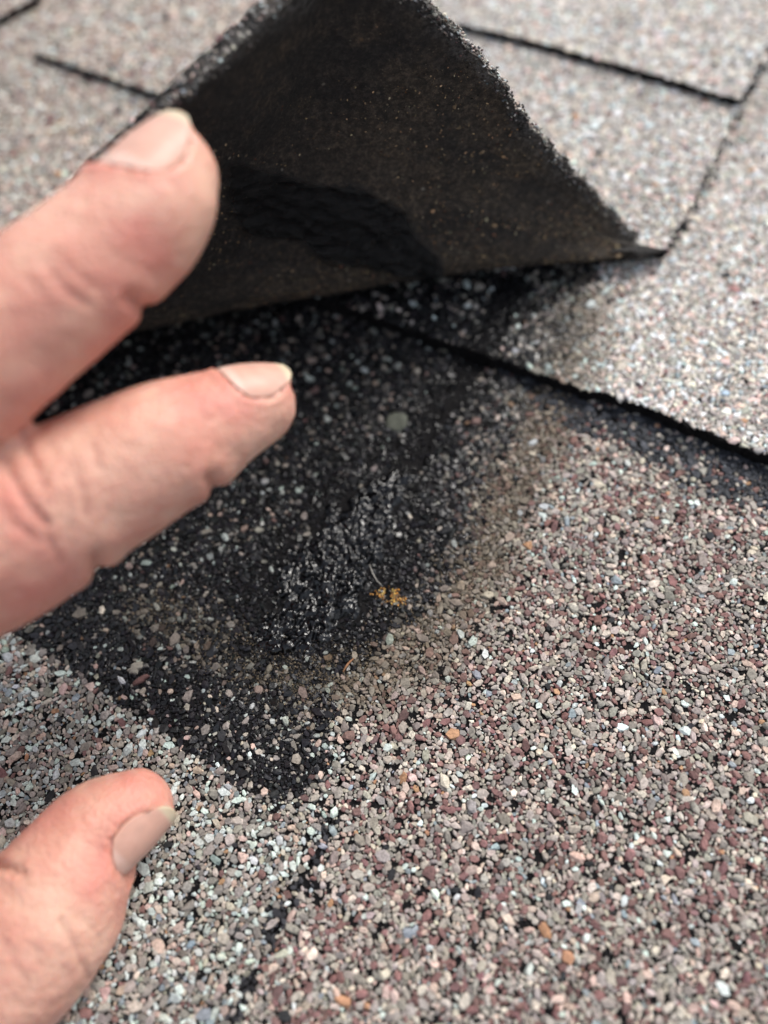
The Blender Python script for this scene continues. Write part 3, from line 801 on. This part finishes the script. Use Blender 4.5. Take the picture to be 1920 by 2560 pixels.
for L, r0, r1 in ((MIDDLE, 11, 16), (INDEX, 12, 15), (RING, 10.5, 15), (LITTLE, 10, 15), (THUMB, 13.5, 16)):
    b = base_pt(L); palm.append(Tube([w(WR, r1 + 4), w(WR * .7 + b * .3, r1 + 2), w(WR * .35 + b * .65, (r0 + r1) / 2 + .5), w(b, r0)], 6))
palm.append(Tube([w(FO, 30), w(WR * .5 + FO * .5, 26), w(WR, 21)], 6))
VV = []; FF = []
for t in list(tubes.values()) + palm:
    V, Fq = t.geo(sum(len(v) for v in VV)); VV.append(V); FF += Fq
me = bpy.data.meshes.new('hand'); me.from_pydata([tuple(v) for v in (np.concatenate(VV) * MM)], [], FF); me.update()
tmp = bpy.data.objects.new('tmp', me); col.objects.link(tmp)
rm = tmp.modifiers.new('r', 'REMESH'); rm.mode = 'VOXEL'; rm.voxel_size = .0008; rm.use_smooth_shade = True
sm = tmp.modifiers.new('s', 'SMOOTH'); sm.factor = .6; sm.iterations = 9
dg = bpy.context.evaluated_depsgraph_get(); ev = tmp.evaluated_get(dg); hm = bpy.data.meshes.new_from_object(ev)
bpy.data.objects.remove(tmp)
nv = len(hm.vertices); HV = np.zeros(nv * 3, np.float32); hm.vertices.foreach_get('co', HV); HV = HV.reshape(-1, 3).astype(float) / MM
HN = np.zeros(nv * 3, np.float32); hm.vertices.foreach_get('normal', HN); HN = HN.reshape(-1, 3).astype(float)

NAILS = {  # digit: tilt of the nail from the camera towards picture direction (dx, dy), half angle, start and end (mm back from the tip), scale
    'middle': dict(dir=(-.70, -.71), tilt=40, half=60, L=13.6, back=-.3, w=1.0),
    'index': dict(dir=(-.30, -.95), tilt=52, half=60, L=10.5, back=-.35, w=1.0),
    'thumb': dict(dir=(.83, .55), tilt=66, half=60, L=11.6, back=.3, w=1.0)}
red = np.zeros(nv); pale = np.zeros(nv); crease = np.zeros(nv)
for k, q in NAILS.items():
    t = tubes[k]; tip = t.CC[-1]; ax = t.T[-6].copy(); ax = t.T[-1] * .5 + t.T[-8] * .5; ax /= np.linalg.norm(ax)
    tocam = CAM - tip; tocam /= np.linalg.norm(tocam)
    img = MC @ np.array([q['dir'][0], -q['dir'][1], 0])
    nr = tocam * math.cos(R(q['tilt'])) + img * math.sin(R(q['tilt'])); nr -= ax * (nr @ ax); nr /= np.linalg.norm(nr); sd_ = np.cross(ax, nr)
    arc = np.r_[0, np.cumsum(np.linalg.norm(np.diff(t.CC, axis=0), axis=1))]; arc = arc[-1] - arc
    Ln = q['L']; s0 = q['back']
    # centre line of the nail: straight, following the tube at its root and running out over the tip
    def ctr(s): return np.array([np.interp(s, arc[::-1], t.CC[::-1, i]) for i in range(3)]).T
    rroot = np.interp(Ln + s0, arc[::-1], t.rr[::-1]); rmid = np.interp(Ln * .55 + s0, arc[::-1], t.rr[::-1])
    c_root = ctr(np.array([Ln + s0]))[0]; c_mid = ctr(np.array([Ln * .55 + s0]))[0]
    rtip = rmid * .93
    P_root = c_root + nr * (rroot - .15); P_mid = c_mid + nr * (rmid + .25)
    lin = P_mid - P_root; lin /= np.linalg.norm(lin); P_end = P_root + lin * Ln - nr * 1.5
    ru = rmid * .98                                          # transverse radius
    def nail_pt(s, th):                                      # s 0 root .. 1 free edge ; th angle
        s = s[:, None]; c = (1 - s) ** 2 * P_root + 2 * (1 - s) * s * (P_root + lin * Ln * .5 + nr * .35) + s * s * P_end
        rad = ru * (1 - .14 * s * s)
        return c - nr * rad + rad * (np.cos(th)[:, None] * nr + np.sin(th)[:, None] * sd_)
    ns, nt = 40, 36; S_, T_ = np.meshgrid(np.linspace(0, 1, ns), np.linspace(-1, 1, nt), indexing='ij'); S_ = S_.ravel(); T_ = T_.ravel()
    half = R(q['half'])
    # outline: rounded root and free edge
    s_lo = .0 + .16 * np.abs(T_) ** 2.6; s_hi = 1 - .3 * np.abs(T_) ** 3.2
    th = T_ * half * (.9 + .1 * np.sin(S_ * np.pi)) * (1 - .12 * S_ ** 3); ss = s_lo + (s_hi - s_lo) * S_
    Pn = nail_pt(ss, th); Nn = gridnormals(Pn, ns, nt); 
    if (Nn @ nr).mean() < 0: Nn = -Nn
    V = np.concatenate([Pn + Nn * .12, Pn - Nn * .42]); m0 = len(Pn)
    bd = [(i * nt, (i + 1) * nt) for i in range(ns - 1)] + [((ns - 1) * nt + j, (ns - 1) * nt + j + 1) for j in range(nt - 1)] + [((i + 1) * nt + nt - 1, i * nt + nt - 1) for i in range(ns - 1)[::-1]] + [(j + 1, j) for j in range(nt - 1)[::-1]]
    Fq = np.concatenate([gf(ns, nt), gf(ns, nt, True) + m0, np.array([(a, b, b + m0, a + m0) for a, b in bd])])
    nm = mesh('fingernail', V, Fq, True)
    plate = np.array([.60, .35, .275]); white = np.array([.6, .49, .35]); lun = np.array([.76, .55, .47])
    fe = sstep(.84, .9, ss + .05 * np.abs(T_) ** 2); lu = 1 - sstep(.12, .2, ss + .1 * T_ ** 2)
    cc = plate * (1 - fe[:, None]) + white * fe[:, None]; cc = cc * (1 - .6 * lu[:, None]) + lun * .6 * lu[:, None]
    cc = np.concatenate([cc, cc]); attr(nm, 'tint', np.c_[cc, np.ones(len(cc))])
    link('fingernail', nm, M_nail, person)
    # sculpt the bed: sink skin below the plate, raise a fold round it
    near = np.linalg.norm(HV - P_mid, axis=1) < Ln * 1.3; idx = np.where(near)[0]
    D = HV[idx][:, None, :] - Pn[None, ::1, :]; d2 = (D ** 2).sum(2); j = d2.argmin(1); dist = np.sqrt(d2[np.arange(len(idx)), j])
    h = ((HV[idx] - Pn[j]) * Nn[j]).sum(1); lat = np.sqrt(np.maximum(dist ** 2 - h ** 2, 0))
    upf = (HN[idx] * Nn[j]).sum(1) > .1
    ins = (lat < .35) & (np.abs(h) < 3.5) & upf
    target = Pn[j] - Nn[j] * .30
    mv = ins & (h > -.30); HV[idx[mv]] += Nn[j][mv] * (-.30 - h[mv])[:, None]
    low = ins & (h < -.45) ; HV[idx[low]] += Nn[j][low] * (-.45 - h[low])[:, None]
    rim_ = np.exp(-((lat - .9) / .55) ** 2) * (~ins) * (ss[j] < .85) * (np.abs(h) < 2.2)
    HV[idx] += HN[idx] * (rim_ * .32)[:, None]
    rr_ = np.exp(-(lat / 3.2) ** 2) * (~ins); red[idx] = np.maximum(red[idx], rr_ * .45)
# creases: picture lines carried on to the camera-facing skin
HP = px(HV); facing = ((CAM - HV) * HN).sum(1) > 0; DP = -((HV - CAM) @ MC)[:, 2]
def groove(line, wid, depth, redden=.6, bulge=.3, facing=None):
    global HV
    facing = globals()['facing'] if facing is None else facing
    d = line_dist(HP, line); t = np.exp(-(d / wid) ** 2) * facing; b = (np.exp(-((d - wid * 2.4) / (wid * 1.5)) ** 2)) * facing
    HV = HV - HN * (t * depth)[:, None] + HN * (b * depth * bulge)[:, None]
    crease[:] = np.maximum(crease, np.exp(-(d / (wid * .9)) ** 2) * facing * redden)
wide = (((CAM - HV) * HN).sum(1) / np.linalg.norm(CAM - HV, axis=1)) > -.75
groove([(330, 680), (300, 656), (284, 644)], 15, .8, .4, .3, wide); groove([(490, 1085), (466, 1060), (456, 1036)], 15, .9, .35, .35, wide)
groove([(230, 1280), (218, 1245), (210, 1205)], 16, 1.0, .4, .35, wide)
groove([(0, 985), (26, 1030), (60, 1085), (104, 1132)], 7, .8, 1); groove([(50, 930), (60, 970), (84, 1020), (98, 1055)], 6, .65, .9); groove([(150, 990), (176, 1060), (186, 1110)], 8, .4, .5); groove([(0, 1090), (30, 1130), (80, 1165)], 7, .35, .5); groove([(200, 960), (215, 1010)], 6, .3, .4); groove([(-20, 930), (20, 985), (40, 1040)], 5, .4, .6); groove([(110, 955), (135, 1010), (150, 1070), (150, 1120)], 5, .35, .5); groove([(60, 1100), (110, 1170), (130, 1215)], 6, .3, .4); groove([(60, 600), (100, 650), (130, 690)], 6, .25, .35); groove([(230, 470), (262, 520)], 5, .15, .25); groove([(170, 1750), (190, 1790)], 5, .15, .2); groove([(-10, 1990), (20, 2060), (60, 2130)], 6, .3, .35); groove([(150, 1960), (190, 1990), (215, 2030)], 5, .22, .35); groove([(380, 880), (392, 905), (398, 935)], 5, .2, .3); groove([(420, 862), (440, 890), (446, 915)], 5, .2, .3)
groove([(95, 560), (120, 600), (160, 640), (185, 655)], 8, .35, .45); groove([(118, 545), (160, 590), (200, 620)], 7, .3, .35)
groove([(-10, 1868), (20, 1875), (50, 1888)], 8, 1.0, .4); groove([(130, 1985), (160, 2040), (190, 2110)], 6, .35, .5); groove([(70, 2040), (85, 2090)], 6, .2, .3)
groove([(640, 842), (622, 850), (606, 856)], 3, .25, .5)
def blob(line, wid, arr, amt):
    d = line_dist(HP, line); arr[:] = np.maximum(arr, np.exp(-(d / wid) ** 2) * amt)
blob([(300, 500), (330, 560)], 55, red, .7); blob([(130, 640), (60, 700)], 70, red, .4); blob([(240, 620), (285, 690), (200, 760)], 45, red, .55); blob([(20, 900), (110, 820)], 50, red, .6)
blob([(380, 850), (480, 870), (560, 910)], 35, red, .6); blob([(0, 1060), (60, 1160), (150, 1230), (60, 1290)], 50, red, .6); blob([(300, 950), (180, 980)], 50, pale, .5)
blob([(280, 1690), (330, 1680)], 35, red, .6); blob([(240, 1830), (215, 1880), (190, 1930)], 38, red, .75); blob([(60, 1800), (120, 1740)], 30, red, .4); blob([(80, 1950), (160, 1990)], 50, pale, .6)
blob([(420, 320), (460, 420), (420, 540)], 35, pale, .7); blob([(600, 880), (560, 960)], 35, pale, .5); blob([(180, 2080), (80, 2160)], 60, pale, .35)
fold = (fbm(HV[:, 0] * .12, HV[:, 1] * .12 + HV[:, 2] * .1, 3) - .5) * .7
HV = HV + HN * fold[:, None]
hm.vertices.foreach_set('co', (HV * MM).astype(np.float32).ravel()); hm.update()
hm.polygons.foreach_set('use_smooth', np.ones(len(hm.polygons), bool))
attr(hm, 'tint', np.c_[red, pale, crease, np.ones(nv)])
hm.materials.clear()
link('hand', hm, M_skin, person)
bpy.context.view_layer.update()
print('verts hand', nv, 'tris', sum(len(o.data.polygons) for o in bpy.data.objects if o.type == 'MESH' and o.name != 'granule'), 'objects', len(bpy.data.objects))
